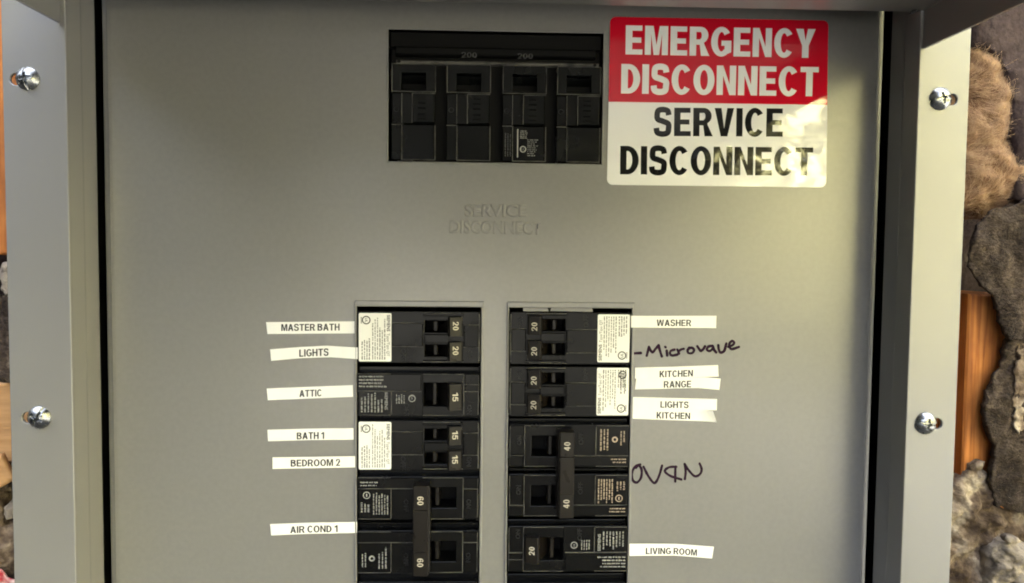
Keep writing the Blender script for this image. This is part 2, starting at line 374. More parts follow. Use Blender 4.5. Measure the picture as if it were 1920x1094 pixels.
# --- trim flanges with slotted holes, and the return walls running in to the cover
SCREWS = [(47, 146, 'l', 100), (69, 785, 'l', 62), (1768, 184, 'r', 14), (1740, 796, 'r', -8)]
scr = [(*at(px, py, WF + 2), side, ang) for px, py, side, ang in SCREWS]
for side, x0, x1 in (('l', FL, XL + .6), ('r', XR - .6, FR)):
    mb = MB()
    cs = [rect(x0, x1, ZB, ZT)]
    for (sx, sz, sd, _) in scr:
        if sd != side: continue
        if sd == 'l': a, b = sx - 7.4, sx + 3.0
        else: a, b = sx - 3.0, sx + 7.6
        r = 2.35
        cs.append(arc(b - r, sz - .2, r, r, -90, 90, 10) + arc(a + r, sz - .2, r, r, 90, 270, 10))
    flat(mb, cs, WF - 1.8, WF, .45, res=2)
    build('trim_flange', mb, FLANGE_PAINT, panel)
    mb = MB()
    s = 1 if side == 'r' else -1
    X = XR if side == 'r' else XL
    prof = [(X, WF - .5), (X - s * .1, WF - 1.4), (X - s * .35, 14.5), (X - s * .2, 13.2), (X - s * .5, 3.2), (X + s * 1.0, 3.0), (X + s * 1.3, WF - 2.2)]
    mb.prism_z(prof, ZB, ZT); build('return_wall', mb, FLANGE_PAINT, panel)
# --- head trim above the lid hinge
mb = MB(); mb.frus(XL + .8, XR - .8, 105.2, ZT + 2, WF - 3, WF - .2, .3); build('head_trim', mb, FLANGE_PAINT, panel)
# --- box behind
mb = MB()
mb.frus(XL - 4, XL - 2.5, ZB, ZT, -95, 2.5, .1); mb.frus(XR + 2.5, XR + 4, ZB, ZT, -95, 2.5, .1)
mb.frus(XL - 2.5, XR + 2.5, ZB, ZT, -96, -94, .1); mb.frus(XL - 2.5, XR + 2.5, ZT, ZT + 2, -94, 24, .1); mb.frus(XL - 2.5, XR + 2.5, ZB - 2, ZB, -94, 24, .1)
build('back_box', mb, VOID, panel)
# --- cover sheet with its openings
MX0, MX1, MZ0, MZ1 = -45.4, 51.4, 41.6, 100.4         # main breaker opening
LX0, LX1 = -59.4, -2.8; RX0, RX1 = 9.9, 66.5; CZ = -24.0   # two branch columns
EL, ER = XL + 1.1, XR - 1.5
mb = MB()
flat(mb, [rect(EL + 4.2, ER - 4.2, ZB + 8, ZT - 12), rect(MX0, MX1, MZ0, MZ1), rect(LX0, LX1, ZB + 22, CZ), rect(RX0, RX1, ZB + 22, CZ)], -1.4, 0, .35, res=2)
for s, e in ((-1, EL), (1, ER)):                         # rolled edges
    i = e - s * 4.4
    prof = [(i, -.02), (i + s * 1.2, -.10), (i + s * 1.9, -.42), (i + s * 2.5, -.55), (i + s * 3.4, -.75), (i + s * 4.1, -1.5), (e, -2.6), (e, -9), (e - s * 1.2, -9), (i, -1.38)]
    mb.prism_z(prof, ZB + 8, ZT - 12)
cover = build('cover_sheet', mb, PAINT, panel)
for x0, x1 in ((LX0, LX1), (RX0, RX1)):                  # formed-out rims of the branch openings
    mb = MB(); flat(mb, [[(x0 - 1.0, ZB + 21), (x1 + 1.2, ZB + 21), (x1 + 1.2, CZ + 2.6), (x0 - .9, CZ + 2.6)], rect(x0 + .1, x1 - .1, ZB + 23, CZ - .1)], -.4, 1.0, .48, res=3); build('opening_rim', mb, PAINT, cover)
mb = MB(); flat(mb, [rect(MX0 - .7, MX1 + .7, MZ0 - .7, MZ1 + .8), rect(MX0 + .1, MX1 - .1, MZ0 + .1, MZ1 - .1)], -.3, .3, .25, res=2)
build('opening_rim', mb, PAINT, cover, smooth=False)
# stamped lettering between main and branches
def bfont(mb, s, p0, p1, height, w, ext=0.0, bevel=0.0):
    cu = bpy.data.curves.new('t', 'FONT'); cu.body = s; cu.size = 1.0; cu.extrude = ext; cu.bevel_depth = bevel; cu.bevel_resolution = 2
    cu.resolution_u = 3
    o = bpy.data.objects.new('t', cu); COL.objects.link(o)
    me = bpy.data.meshes.new_from_object(o.evaluated_get(bpy.context.evaluated_depsgraph_get()))
    bpy.data.objects.remove(o); bpy.data.curves.remove(cu)
    xs = [v.co.x for v in me.vertices]; x0, L = min(xs), max(xs) - min(xs)
    f = line_fn(p0, p1, height)
    k = math.hypot(p1[0] - p0[0], p1[1] - p0[1]) / L
    mb.mesh(me, lambda c: (*(lambda q: (q[0], w + c.z * k, q[1]))(f((c.x - x0) / L, c.y / .69)),))
    bpy.data.meshes.remove(me)
mb = MB()
bfont(mb, 'SERVICE', at(871, 405), at(988, 406), 5.0, -.03, .006, .042)
bfont(mb, 'DISCONNECT', at(843, 436), at(1016, 439), 5.2, -.03, .006, .042)
build('stamped_lettering', mb, PAINT, cover, smooth=True)
# marker writing on the cover
def ink(mb, strokes, zf, wid, w):
    for k, st in enumerate(strokes):
        pts = [at(*zf(p)) for p in st]
        c = spline(pts, 8) if len(pts) > 2 else pts
        c2 = []
        for i in range(len(c) - 1):
            for j in range(3): c2.append((c[i][0] + (c[i + 1][0] - c[i][0]) * j / 3, c[i][1] + (c[i + 1][1] - c[i][1]) * j / 3))
        c2.append(c[-1]); n = len(c2)
        ww = w + k * .012
        # round caps and slow changes of width
        L = []
        for i, p in enumerate(c2):
            a, b = c2[max(i - 1, 0)], c2[min(i + 1, n - 1)]
            dx, dz = b[0] - a[0], b[1] - a[1]; l = math.hypot(dx, dz) or 1
            hw = wid / 2 * (1 + .22 * noise.noise(Vector((p[0] * .5, p[1] * .5, k))))
            L.append((p, (-dz / l, dx / l), hw))
        vs, fs = [], []
        for i, (p, nn, hw) in enumerate(L):
            z = ww + .05 * i / n
            vs += [(p[0] + nn[0] * hw, z, p[1] + nn[1] * hw), (p[0] - nn[0] * hw, z, p[1] - nn[1] * hw)]
            if i: fs.append((2 * i - 2, 2 * i - 1, 2 * i + 1, 2 * i))
        for (p, nn, hw), z, sg in ((L[0], ww - .004, 1), (L[-1], ww + .054, -1)):
            b = len(vs); a0 = math.atan2(nn[1], nn[0])
            cap = [(p[0] + hw * cos(a0 + sg * pi * q / 8), z, p[1] + hw * sin(a0 + sg * pi * q / 8)) for q in range(9)]
            vs += cap; fs.append(tuple(range(b, b + 9)))
        mb.add(vs, fs)
Z1 = lambda p: (1170 + p[0] / 4.972, 580 + p[1] / 4.972)
Z2 = lambda p: (1170 + p[0] / 4.208, 800 + p[1] / 4.208)
mb = MB()
ink(mb, [[(85, 413), (155, 409)],
         [(212, 434), (222, 395), (232, 352)], [(232, 352), (248, 385), (268, 402), (292, 372), (322, 338)], [(322, 338), (334, 385), (352, 440)],
         [(398, 388), (402, 432)], [(384, 352), (388, 356)],
         [(470, 378), (438, 388), (428, 412), (446, 432), (496, 424)],
         [(496, 376), (506, 396), (512, 414)], [(508, 396), (528, 378), (556, 370)],
         [(612, 360), (592, 384), (602, 410), (636, 408), (652, 382), (636, 362), (606, 362)],
         [(682, 345), (700, 372), (716, 390), (738, 372), (754, 346)],
         [(822, 342), (786, 350), (772, 378), (800, 390), (828, 362), (824, 342)], [(826, 346), (838, 378), (858, 404)],
         [(878, 336), (882, 372), (898, 404), (930, 392), (944, 356), (952, 320)],
         [(972, 352), (1010, 336), (1026, 312), (1006, 296), (984, 316), (980, 348), (1004, 372), (1070, 352)]], Z1, 1.22, .03)
build('marker_writing', mb, MARKER, cover)
mb = MB()
ink(mb, [[(128, 300), (88, 316), (62, 372), (72, 428), (104, 441), (134, 402), (138, 340), (116, 308), (94, 326)],
         [(154, 318), (192, 392), (240, 446), (276, 390), (300, 308)],
         [(412, 318), (356, 322), (322, 352), (366, 390), (452, 418)], [(406, 316), (404, 372), (404, 434)],
         [(480, 414), (486, 356), (478, 296)], [(478, 296), (512, 348), (558, 392), (598, 376), (612, 338), (596, 292)]], Z2, 1.15, .03)
build('marker_writing', mb, MARKER, cover)
# --- screws: domed heads, slot and cross recess
def screw(x, z, ang):
    mb = MB(); R0 = 4.75; H = 2.8; NR, NT = 44, 144
    a0 = radians(ang)
    def hgt(u, v):
        r = math.hypot(u, v) / R0
        y = H * (1 - r ** 2.6 * .78) if r < 1 else H * .22
        p, q = u * cos(a0) + v * sin(a0), -u * sin(a0) + v * cos(a0)
        def sm(d, e): return max(0, min(1, .5 - d / e))
        y -= 1.0 * sm(abs(q) - .52, .16)                                   # slot right across
        rr = max(abs(p), abs(q))
        y -= 1.3 * max(sm(abs(p) - (.62 - .12 * rr), .2) * sm(abs(q) - 2.3, .4), sm(abs(q) - (.62 - .12 * rr), .2) * sm(abs(p) - 2.3, .4))
        return y
    vs = [(x, WF + hgt(0, 0), z)]; fs = []
    for i in range(1, NR + 1):
        for j in range(NT):
            r = R0 * i / NR; t = 2 * pi * j / NT
            vs.append((x + r * cos(t), WF + hgt(r * cos(t), r * sin(t)), z + r * sin(t)))
    for j in range(NT): vs.append((x + R0 * cos(2 * pi * j / NT), WF, z + R0 * sin(2 * pi * j / NT)))
    for j in range(NT): fs.append((0, 1 + j, 1 + (j + 1) % NT))
    for i in range(NR):
        for j in range(NT):
            a = 1 + i * NT
            fs.append((a + j, a + NT + j, a + NT + (j + 1) % NT, a + (j + 1) % NT))
    mb.add(vs, fs)
    return build('screw', mb, STEEL, panel, smooth=True)
for (sx, sz, _, ang) in scr: screw(sx, sz, ang)
# --- lid lifted forward over the panel
LID_L, TILT = 300.0, -0.004
ZH = 104.6
def lidz(w): return (w - WF) * TILT
mb = MB()
def lid_piece(mb, x0, x1, z0, z1, w0, w1):
    v = []
    for w in (w0, w1):
        d = lidz(w); v += [(x0, w, z0 + d), (x1, w, z0 + d), (x1, w, z1 + d), (x0, w, z1 + d)]
    mb.add(v, [(0, 1, 2, 3), (7, 6, 5, 4), (0, 4, 5, 1), (1, 5, 6, 2), (2, 6, 7, 3), (3, 7, 4, 0)])
lid_piece(mb, XL - 1.0, XR + .2, ZH, ZH + 1.4, WF + .3, WF + LID_L)
lid = build('lid', mb, HOODP, panel)
for x0, x1, zz in ((XL - 2.4, XL - 1.2, 92.5), (XR + .4, XR + 1.6, 88.8)):
    mb = MB(); lid_piece(mb, x0, x1, zz, ZH + 1.4, WF + .3, WF + LID_L); build('lid_side', mb, HOODP, lid)
mb = MB(); lid_piece(mb, XL - 1.2, XR + .4, 98, ZH, WF + LID_L - 1.2, WF + LID_L); build('lid_front', mb, HOODP, lid)
mb = MB()                                               # small bent tab under the lid
a, b, c = at(1371, 24, 20), at(1395, 4, 20), at(1388, 4, 20)
mb.add([(a[0], 20, a[1]), (b[0], 20, b[1]), (c[0], 20, c[1]), (a[0], 18.5, a[1]), (b[0], 18.5, b[1]), (c[0], 18.5, c[1])],
       [(0, 1, 2), (5, 4, 3), (0, 3, 4, 1), (1, 4, 5, 2), (2, 5, 3, 0)])
build('lid_tab', mb, FLANGE_PAINT, panel)
mb = MB()                                               # steel chip added as a glint for light through the corner gap
a, b, c, d = at(1706, 27, 27.5), at(1713, 17, 27.5), at(1722, 16, 27.5), at(1719, 22, 27.5)
mb.add([(a[0], 27.6, a[1]), (d[0], 27.6, d[1]), (c[0], 27.6, c[1]), (b[0], 27.6, b[1]), (a[0], 26.4, a[1]), (d[0], 26.4, d[1]), (c[0], 26.4, c[1]), (b[0], 26.4, b[1])],
       [(0, 1, 2, 3), (7, 6, 5, 4), (0, 4, 5, 1), (1, 5, 6, 2), (2, 6, 7, 3), (3, 7, 4, 0)])
build('gap_glint', mb, STEEL, panel)
# --- bright bracket glimpsed above the first right-hand breaker
a, b, c, d = at(981, 578, -.8), at(1024, 578, -.8), at(1040, 578, -.8), at(1108, 580, -.8)
mb = MB(); mb.add([(a[0], -.8, a[1] + 2), (b[0], -.8, b[1] + 2), (b[0] + 1.2, -.8, b[1] - 1.6), (a[0], -.8, a[1] - 1.6)], [(0, 1, 2, 3)]); build('inner_bracket', mb, FLANGE_PAINT, panel)
mb = MB(); mb.add([(c[0] - 1, -.8, c[1] + 2), (d[0], -.8, d[1] + 2), (d[0] + 1.0, -.8, d[1] - 1.4), (c[0] - 2, -.8, c[1] - 1.4)], [(0, 1, 2, 3)]); build('inner_bracket', mb, FLANGE_PAINT, panel)

# ================================================================== BRANCH BREAKERS
def mk(cx, cz, flip):
    s = -1 if flip else 1
    return lambda p: (cx + s * p[0], p[1], cz + s * p[2])
def rot_text(mb, s, u, v, height, length, w, t=.15, h=.13):
    """capitals read from top to bottom (turned 90 degrees clockwise), centred on u, v"""
    letters(mb, s, line_fn((u - height / 2, v + length / 2), (u - height / 2, v - length / 2), height), w, t, h, .12)
    # line_fn's normal points to +u when the line runs down
def sticker_part(br, T, u0, u1, v0, v1, w, seed, csa=False):
    mb = MB(); flat(mb, [rrect(u0, u1, v0, v1, .7)], w - .05, w + .06, .02); mb.xf(T)
    st = build('rating_sticker', mb, WHITE, br)
    mb = MB(); w += .09
    bfont(mb, 'SIEMENS', (u1 - 2.1, v1 - .8), (u1 - 2.1, v1 - 8.2), 1.4, w)
    bfont(mb, 'SIEMENS', (u1 - 1.98, v1 - .88), (u1 - 1.98, v1 - 8.28), 1.4, w + .006)
    bfont(mb, 'Type/Tipo QT', (u1 - 2.1, v1 - 9.2), (u1 - 2.1, v1 - 19.6), 1.25, w)
    dashes(mb, u0 + 5.8, u1 - 2.5, v0 + 1.0, v1 - .8, 6, w, True, .66, seed, .35)
    dashes(mb, u0 + 1.0, u0 + 5.4, v0 + .9, v0 + 11.5, 4, w, True, .7, seed + 9)
    if csa:
        dashes(mb, u0 + 1.2, u0 + 4.4, v0 + 4.6, v0 + 13, 2, w, True, .5, seed + 4)
    build('printing', mb.xf(T), INK, st)
    mb = MB()
    cu, cv = u0 + 3.4, v1 - 3.2
    ring(mb, cu, cv, 1.45, 1.95, w)
    bfont(mb, 'UL', (cu - .6, cv + 1.0), (cu - .6, cv - 1.0), 1.2, w); bfont(mb, 'UL', (cu - .54, cv + .94), (cu - .54, cv - 1.06), 1.2, w + .006)
    for k in range(5): mb.quad([(cu - 2.5, w, cv + 1.3 - k * .6), (cu - 1.9, w, cv + 1.3 - k * .6), (cu - 1.9, w, cv + .95 - k * .6), (cu - 2.5, w, cv + .95 - k * .6)])
    if csa:
        cv2 = v0 + 3.2; cu2 = u0 + 3.0
        ring(mb, cu2, cv2, 1.4, 1.9, w)
        for k in (-.75, -.05, .65): mb.frus(cu2 - 1.2, cu2 + 1.2, cv2 + k, cv2 + k + .38, w - .01, w + .01, .001)
    build('certification_mark', mb.xf(T), INK, st)
def moulded(br, T, w, v_on, v_off, u_off=-7.0):
    """raised ON / OFF cast into the face"""
    mb = MB(); bfont(mb, 'ON', (22.2, v_on + 2.2), (22.2, v_on - 2.2), 2.0, w, .02, .02); build('moulded_lettering', mb.xf(T), BLACK2, br)
    mb = MB(); bfont(mb, 'OFF', (u_off, v_off + 2.9), (u_off, v_off - 2.9), 2.0, w, .02, .02); build('moulded_lettering', mb.xf(T), BLACK2, br)
def toggle(br, T, v0, v1, num, on=True, w=5.0, tv=None):
    mb = MB()
    prof = [(8.5, -7), (13.4, -7), (19.4, 1.0), (19.8, w - 1.2), (19.4, w - .75), (14.4, w + .35), (13.8, w - .2), (13.0, 1.0)]
    n = len(prof)
    vs = [(u, ww, v0) for u, ww in prof] + [(u, ww, v0 + .35) for u, ww in prof]
    vs = [(u, ww, v0) for u, ww in prof] + [(u, ww, v1) for u, ww in prof]
    fs = [(i, (i + 1) % n, n + (i + 1) % n, n + i) for i in range(n)] + [tuple(range(n)), tuple(range(2 * n - 1, n - 1, -1))]
    mb.add(vs, fs)
    tg = build('toggle', mb.xf(T), TIE, br)
    mb = MB(); tv = (v0 + v1) / 2 if tv is None else tv
    rot_text(mb, num, 16.9, tv, 2.5, 3.9, 0, .17, .14)
    mb.xf(lambda p: (p[0], w + .35 - (p[0] - 14.4) * .22 + .05, p[2]))      # lies on the sloping end of the handle
    build('rating_number', mb.xf(T), NUMS, tg)
SLOTS = []
def slots(br, T):
    # deep handle slots: black well and the sliding shutter inside it
    for s0, s1, a, b in SLOTS:
        mb = MB(); t = .25
        mb.frus(s0 - t, s1 + t, a - t, b + t, -12.5, -11.5, .05)
        for r in ((s0 - t, s0 + .02, a - t, b + t), (s1 - .02, s1 + t, a - t, b + t), (s0, s1, a - t, a + .02), (s0, s1, b - .02, b + t)): mb.frus(*r, -11.5, .9, .01)
        w = build('handle_slot', mb.xf(T), VOID, br)
        mb = MB(); c = s0 + (s1 - s0) * .42
        mb.frus(c - 1.1, c + 1.1, a + .1, b - .1, -8, -1.0, .5); build('shutter', mb.xf(T), TIE, w)
    SLOTS.clear()
def body_single(mb, v0, v1, slot, split=.45):
    """one-pole case: a recessed ledge along both long sides, stepped face, slot for the handle"""
    u0, u1 = -27.5, 27.5
    s0, s1, a, b = slot
    flat(mb, [rect(u0, u1, v0, v1), rect(s0, s1, a, b)], -12, 1.4, .3)
    SLOTS.append((s0, s1, a, b))
def frame_ridges(mb, v0, v1, w):
    """the thin raised frames moulded round the label field and the handle field"""
    for (u0, u1) in ((-27.6, -12.6), (2.0, 20.6)):
        for vv in (v0 + .5, v1 - .5): mb.frus(u0, u1, vv - .22, vv + .22, w - .3, w + .35, .2)
    for u in (-12.4, 1.8, 20.6, 27.3): mb.frus(u - .25, u + .25, v0 + .5, v1 - .5, w - .3, w + .32, .2)
def edges(mb, v0, v1, w):
    for (a, b) in ((-27.6, -12.6), (2.0, 20.6)):
        for vv in (v0 + .5, v1 - .5): mb.frus(a, b, vv - .13, vv + .13, w - .1, w + .14, .06)
    for u in (-12.4, 20.6, 27.3): mb.frus(u - .16, u + .16, v0 + .8, v1 - .8, w - .1, w + .12, .06)
def tandem(cx, cz, flip, nums, label, seed, csa=False, hh=12.1):
    br = thing('circuit_breaker', label, 'circuit breaker', (cx, 0, cz), 'branch circuit breakers in the two columns')
    T = mk(cx, cz, flip); mb = MB()
    sl = [(2.6, 14.0, 2.3, 7.6), (2.6, 14.0, -8.7, -3.4)]
    flat(mb, [rect(-27.6, 27.6, -hh, hh)] + [rect(*s) for s in sl], -12, 1.4, .35)
    for s in sl:
        SLOTS.append(s)
    mb.frus(-12.0, 2.0, -4.2, 6.6, 1.3, 2.3, .45); mb.frus(20.4, 27.3, -4.4, 6.0, 1.3, 2.3, .45)
    mb.frus(2.0, 20.4, hh - 2.2, hh - .8, 1.3, 2.1, .35); mb.frus(2.0, 20.4, -hh + .7, -hh + 1.6, 1.3, 2.0, .35)
    mb.frus(2.5, 13.9, -2.6, 1.5, 1.3, 2.1, .4)
    mb.frus(27.3, 27.9, -hh + .6, hh - .6, 1.3, 2.0, .25)
    build('case', mb.xf(T), BLACK, br); slots(br, T)
    moulded(br, T, 1.42, -7.6, -8.0, -8.0)
    mb = MB()
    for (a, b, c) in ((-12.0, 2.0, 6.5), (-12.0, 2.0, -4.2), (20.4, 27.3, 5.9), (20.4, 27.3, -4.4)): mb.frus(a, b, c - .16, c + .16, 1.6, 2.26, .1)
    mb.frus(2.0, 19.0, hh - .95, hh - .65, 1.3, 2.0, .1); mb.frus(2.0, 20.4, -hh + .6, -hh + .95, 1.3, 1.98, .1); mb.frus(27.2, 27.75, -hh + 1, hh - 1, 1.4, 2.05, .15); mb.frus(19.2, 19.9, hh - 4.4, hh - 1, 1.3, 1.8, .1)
    build('edge_highlight', mb.xf(T), EDGE, br)
    toggle(br, T, .9, 9.4, nums[0], tv=5.6); toggle(br, T, -10.4, -1.9, nums[1], tv=-5.6)
    sticker_part(br, T, -27.2, -12.4, -11.2, 10.9, 1.5, seed, csa)
    return br
def single(cx, cz, flip, num, label, seed, plain=False, hh=10.0):
    br = thing('circuit_breaker', label, 'circuit breaker', (cx, 0, cz), 'branch circuit breakers in the two columns')
    T = mk(cx, cz, flip); mb = MB()
    flat(mb, [rect(-27.8, 27.8, -12.2, 12.2), rect(1.9, 14.3, -5.7, 5.7)], -14, -3.5, .3)
    body_single(mb, -hh, hh, (2.2, 14.0, -5.4, 5.4))
    mb.frus(-27.6, 1.2, 1.6, hh - .5, 1.3, 1.9, .35); mb.frus(21.0, 27.4, 1.6, hh - .4, 1.3, 2.0, .35)
    frame_ridges(mb, -hh, hh, 1.4)
    build('case', mb.xf(T), BLACK, br); slots(br, T)
    if plain: return br
    moulded(br, T, 1.42, -7.0, -6.8, -6.5)
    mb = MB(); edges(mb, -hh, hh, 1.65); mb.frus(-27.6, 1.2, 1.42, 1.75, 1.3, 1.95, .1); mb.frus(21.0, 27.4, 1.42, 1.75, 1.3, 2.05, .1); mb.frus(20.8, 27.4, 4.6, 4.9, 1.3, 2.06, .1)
    build('edge_highlight', mb.xf(T), EDGE, br)
    toggle(br, T, -6.6, 5.4, num, tv=-.4)
    mb = MB(); w = 1.98
    dashes(mb, -27, -13.6, 3.0, 9.0, 4, w, False, .62, seed, .3)
    w = 1.5
    bfont(mb, 'SIEMENS', (-15.4, 1.0), (-15.4, -7.0), 1.35, w); bfont(mb, 'SIEMENS', (-15.34, .94), (-15.34, -7.06), 1.35, w + .006)
    dashes(mb, -26.6, -16.0, -8.2, 1.2, 7, w, True, .6, seed + 3, .35)
    dashes(mb, -10.6, -6.0, -4.2, .8, 4, w, True, .6, seed + 5, .2)
    ring(mb, -3.0, -1.8, 1.25, 1.65, w); bfont(mb, 'UL', (-3.5, -1.0), (-3.5, -2.6), 1.0, w)
    build('printing', mb.xf(T), PALE, br)
    return br
def double(cx, cz, flip, num, label, seed, half=10.6, hh=9.9, warm=False):
    """two poles whose handles are tied by one bar"""
    br = thing('circuit_breaker', label, 'circuit breaker', (cx, 0, cz), 'branch circuit breakers in the two columns')
    T = mk(cx, cz, flip); mb = MB()
    flat(mb, [rect(-27.8, 27.8, -half - hh - 1.8, half + hh + 1.8)] + [rect(1.9, 17.7, vc - 4.9, vc + 5.3) for vc in (half, -half)], -14, -3.5, .3)
    mb.frus(-27.8, 27.8, -.7, .7, -4.0, -.6, .4)
    for vc in (half, -half):
        body_single(mb, vc - hh, vc + hh, (2.2, 17.4, vc - 4.6, vc + 5.0))
        mb.frus(-27.6, 1.2, vc + 4.6, vc + hh - .5, 1.3, 1.9, .35); mb.frus(21.0, 27.4, vc + 4.6, vc + hh - .4, 1.3, 2.0, .35)
        mb.frus(21.0, 27.4, vc - hh + .5, vc + 4.2, 1.3, 1.7, .3)
        frame_ridges(mb, vc - hh, vc + hh, 1.4)
    build('case', mb.xf(T), BLACK, br); slots(br, T)
    mb = MB()
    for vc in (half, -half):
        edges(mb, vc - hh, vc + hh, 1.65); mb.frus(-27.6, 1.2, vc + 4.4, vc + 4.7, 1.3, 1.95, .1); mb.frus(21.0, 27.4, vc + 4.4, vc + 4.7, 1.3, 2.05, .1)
    build('edge_highlight', mb.xf(T), EDGE, br)
    for vc in (half, -half): moulded(br, T, 1.74, vc - 2.6, vc - 3.4, -6.5)
    mb = MB(); a = half + 8.0
    prof = [(-1.0, -3), (5.4, -3), (5.2, 8.6), (4.7, 9.2), (-1.2, 9.2), (-1.7, 8.6)]
    n = len(prof)
    for v0, v1, dw in ((-a, -a + 11.0, 0), (-a + 11.3, a - 11.3, .25), (a - 11.0, a, 0)):
        vs = [(u, ww + dw, v0) for u, ww in prof] + [(u, ww + dw, v1) for u, ww in prof]
        mb.add(vs, [(i, (i + 1) % n, n + (i + 1) % n, n + i) for i in range(n)] + [tuple(range(n)), tuple(range(2 * n - 1, n - 1, -1))])
    mb.frus(4.9, 5.8, -a + .6, a - .6, -2, 8.3, .4)
    hb = build('handle_tie', mb.xf(T), TIE, br)
    for vc in (half + 1.4, -half - 1.8):
        mb = MB(); rot_text(mb, num, 1.7, vc, 2.7, 3.9, 9.25, .16, .13); build('rating_number', mb.xf(T), NUMS, hb)
    mb = MB()
    for vc, k in ((half, 0), (-half, 20)):
        w = 1.98
        if k == 0 or warm: dashes(mb, -26.4, -18, vc + 5.4, vc + 8.2, 2, w, False, .62, seed + k, .3)
        w = 1.5
        if k == 0:
            dashes(mb, -21.0, -13.4, vc - 7.6, vc + 4.0, 6, w, True, .66, seed + k + 1, .25)
            dashes(mb, -26.6, -22, vc - 6.5, vc - 1.8, 3, w, True, .66, seed + k + 2, .25)
            ring(mb, -23.6, vc + 1.4, 1.3, 1.7, w); mb.frus(-23.9, -23.3, vc + .7, vc + 2.1, w - .01, w + .01, .001)
        else:
            dashes(mb, -18.6, -14.0, vc - 7.8, vc + 2.6, 3, w, True, .6, seed + k + 1, .35)
            dashes(mb, -26.2, -23.4, vc - 7.0, vc + .6, 2, w, True, .6, seed + k + 2, .3)
            ring(mb, -21.2, vc - 3.0, .7, 1.4, w)
    build('printing', mb.xf(T), PALEWARM if warm else PALE, br)
    return br
PALEWARM = mat('tan_print', (.42, .33, .25), 0.5)
LC, RCX = (LX0 + LX1) / 2, (RX0 + RX1) / 2
tandem(LC, -37.9, False, ('20', '20'), 'black twin breaker with white sticker and two 20 toggles beside the MASTER BATH tape', 11, hh=11.9)
single(LC, -64.2, False, '15', 'black breaker with white print and one 15 toggle beside the ATTIC tape', 21)
tandem(LC, -87.7, False, ('15', '15'), 'black twin breaker with white sticker and two 15 toggles beside the BATH 1 tape', 31, hh=11.6)
double(LC, -124.9, False, '60', 'black double breaker with tied 60 handles beside the AIR COND 1 tape', 41, half=12.6, hh=10.1)
single(LC, -161.6, False, '15', 'black breaker cut by the frame below the tied 60 handles', 51, plain=True)
tandem(RCX, -38.0, True, ('20', '20'), 'black twin breaker with white sticker and two 20 toggles beside the WASHER tape', 61, hh=12.1)
tandem(RCX, -62.6, True, ('20', '20'), 'black twin breaker with white sticker and 20 toggles beside the KITCHEN RANGE tapes', 71, csa=True, hh=11.7)
double(RCX, -99.4, True, '40', 'black double breaker with tied 40 handles beside the handwritten oven note', 81, half=11.6, hh=10.0, warm=True)
single(RCX, -136.3, True, '20', 'black breaker with white print and one 20 toggle beside the LIVING ROOM tape', 91, hh=10.9)
single(RCX, -162.4, True, '20', 'black breaker cut by the frame below the LIVING ROOM breaker', 95, plain=True)

# ================================================================== MAIN BREAKER
main = thing('main_breaker', 'wide black four-pole 200 amp main breaker in the upper opening', 'main breaker', (3, 0, MZ0), None)
Zm = lambda x, y, w=0: at(700 + x / 3.528, 20 + y / 3.528, w)
mb = MB()
mb.frus(MX0 + .6, MX1 - .6, MZ0 + .6, MZ1 - .6, -14, -4.5, .3)
x0, zt = Zm(115, 232, 1); x1, zb = Zm(1500, 318, 1)
mb.frus(MX0 + .7, MX1 - .7, zt, MZ1 - .7, -6, -1.5, .4)                   # sunken head
mb.frus(x0 + 2, x1 - 2, zb + 0.4, zt - .2, -5, .8, .5)                     # bar with the ratings
build('case', mb, VOID, main)
mb = MB()
a = Zm(150, 335, 1.6); b = Zm(1492, 362, 1.6)
mb.frus(a[0], b[0], (a[1] + b[1]) / 2 - .75, (a[1] + b[1]) / 2 + .75, -2, 1.8, .6)
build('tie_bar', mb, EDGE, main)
for s, xx, yy in (('200', 632, 310), ('200', 1003, 318)):
    p = Zm(xx - 50, yy, .85); q = Zm(xx + 52, yy + 3, .85); mb = MB(); letters(mb, s, line_fn(p, q, 2.3), .86, .13, .12, .12); build('rating_number', mb, DIMP, main)
for xx, yy in ((170, 336), (1465, 363)):
    p = Zm(xx, yy, 1.9); mb = MB(); flat(mb, [arc(p[0], p[1], .7, .7, 0, 340, 17)], 1.83); build('rivet_hole', mb, VOID, main)
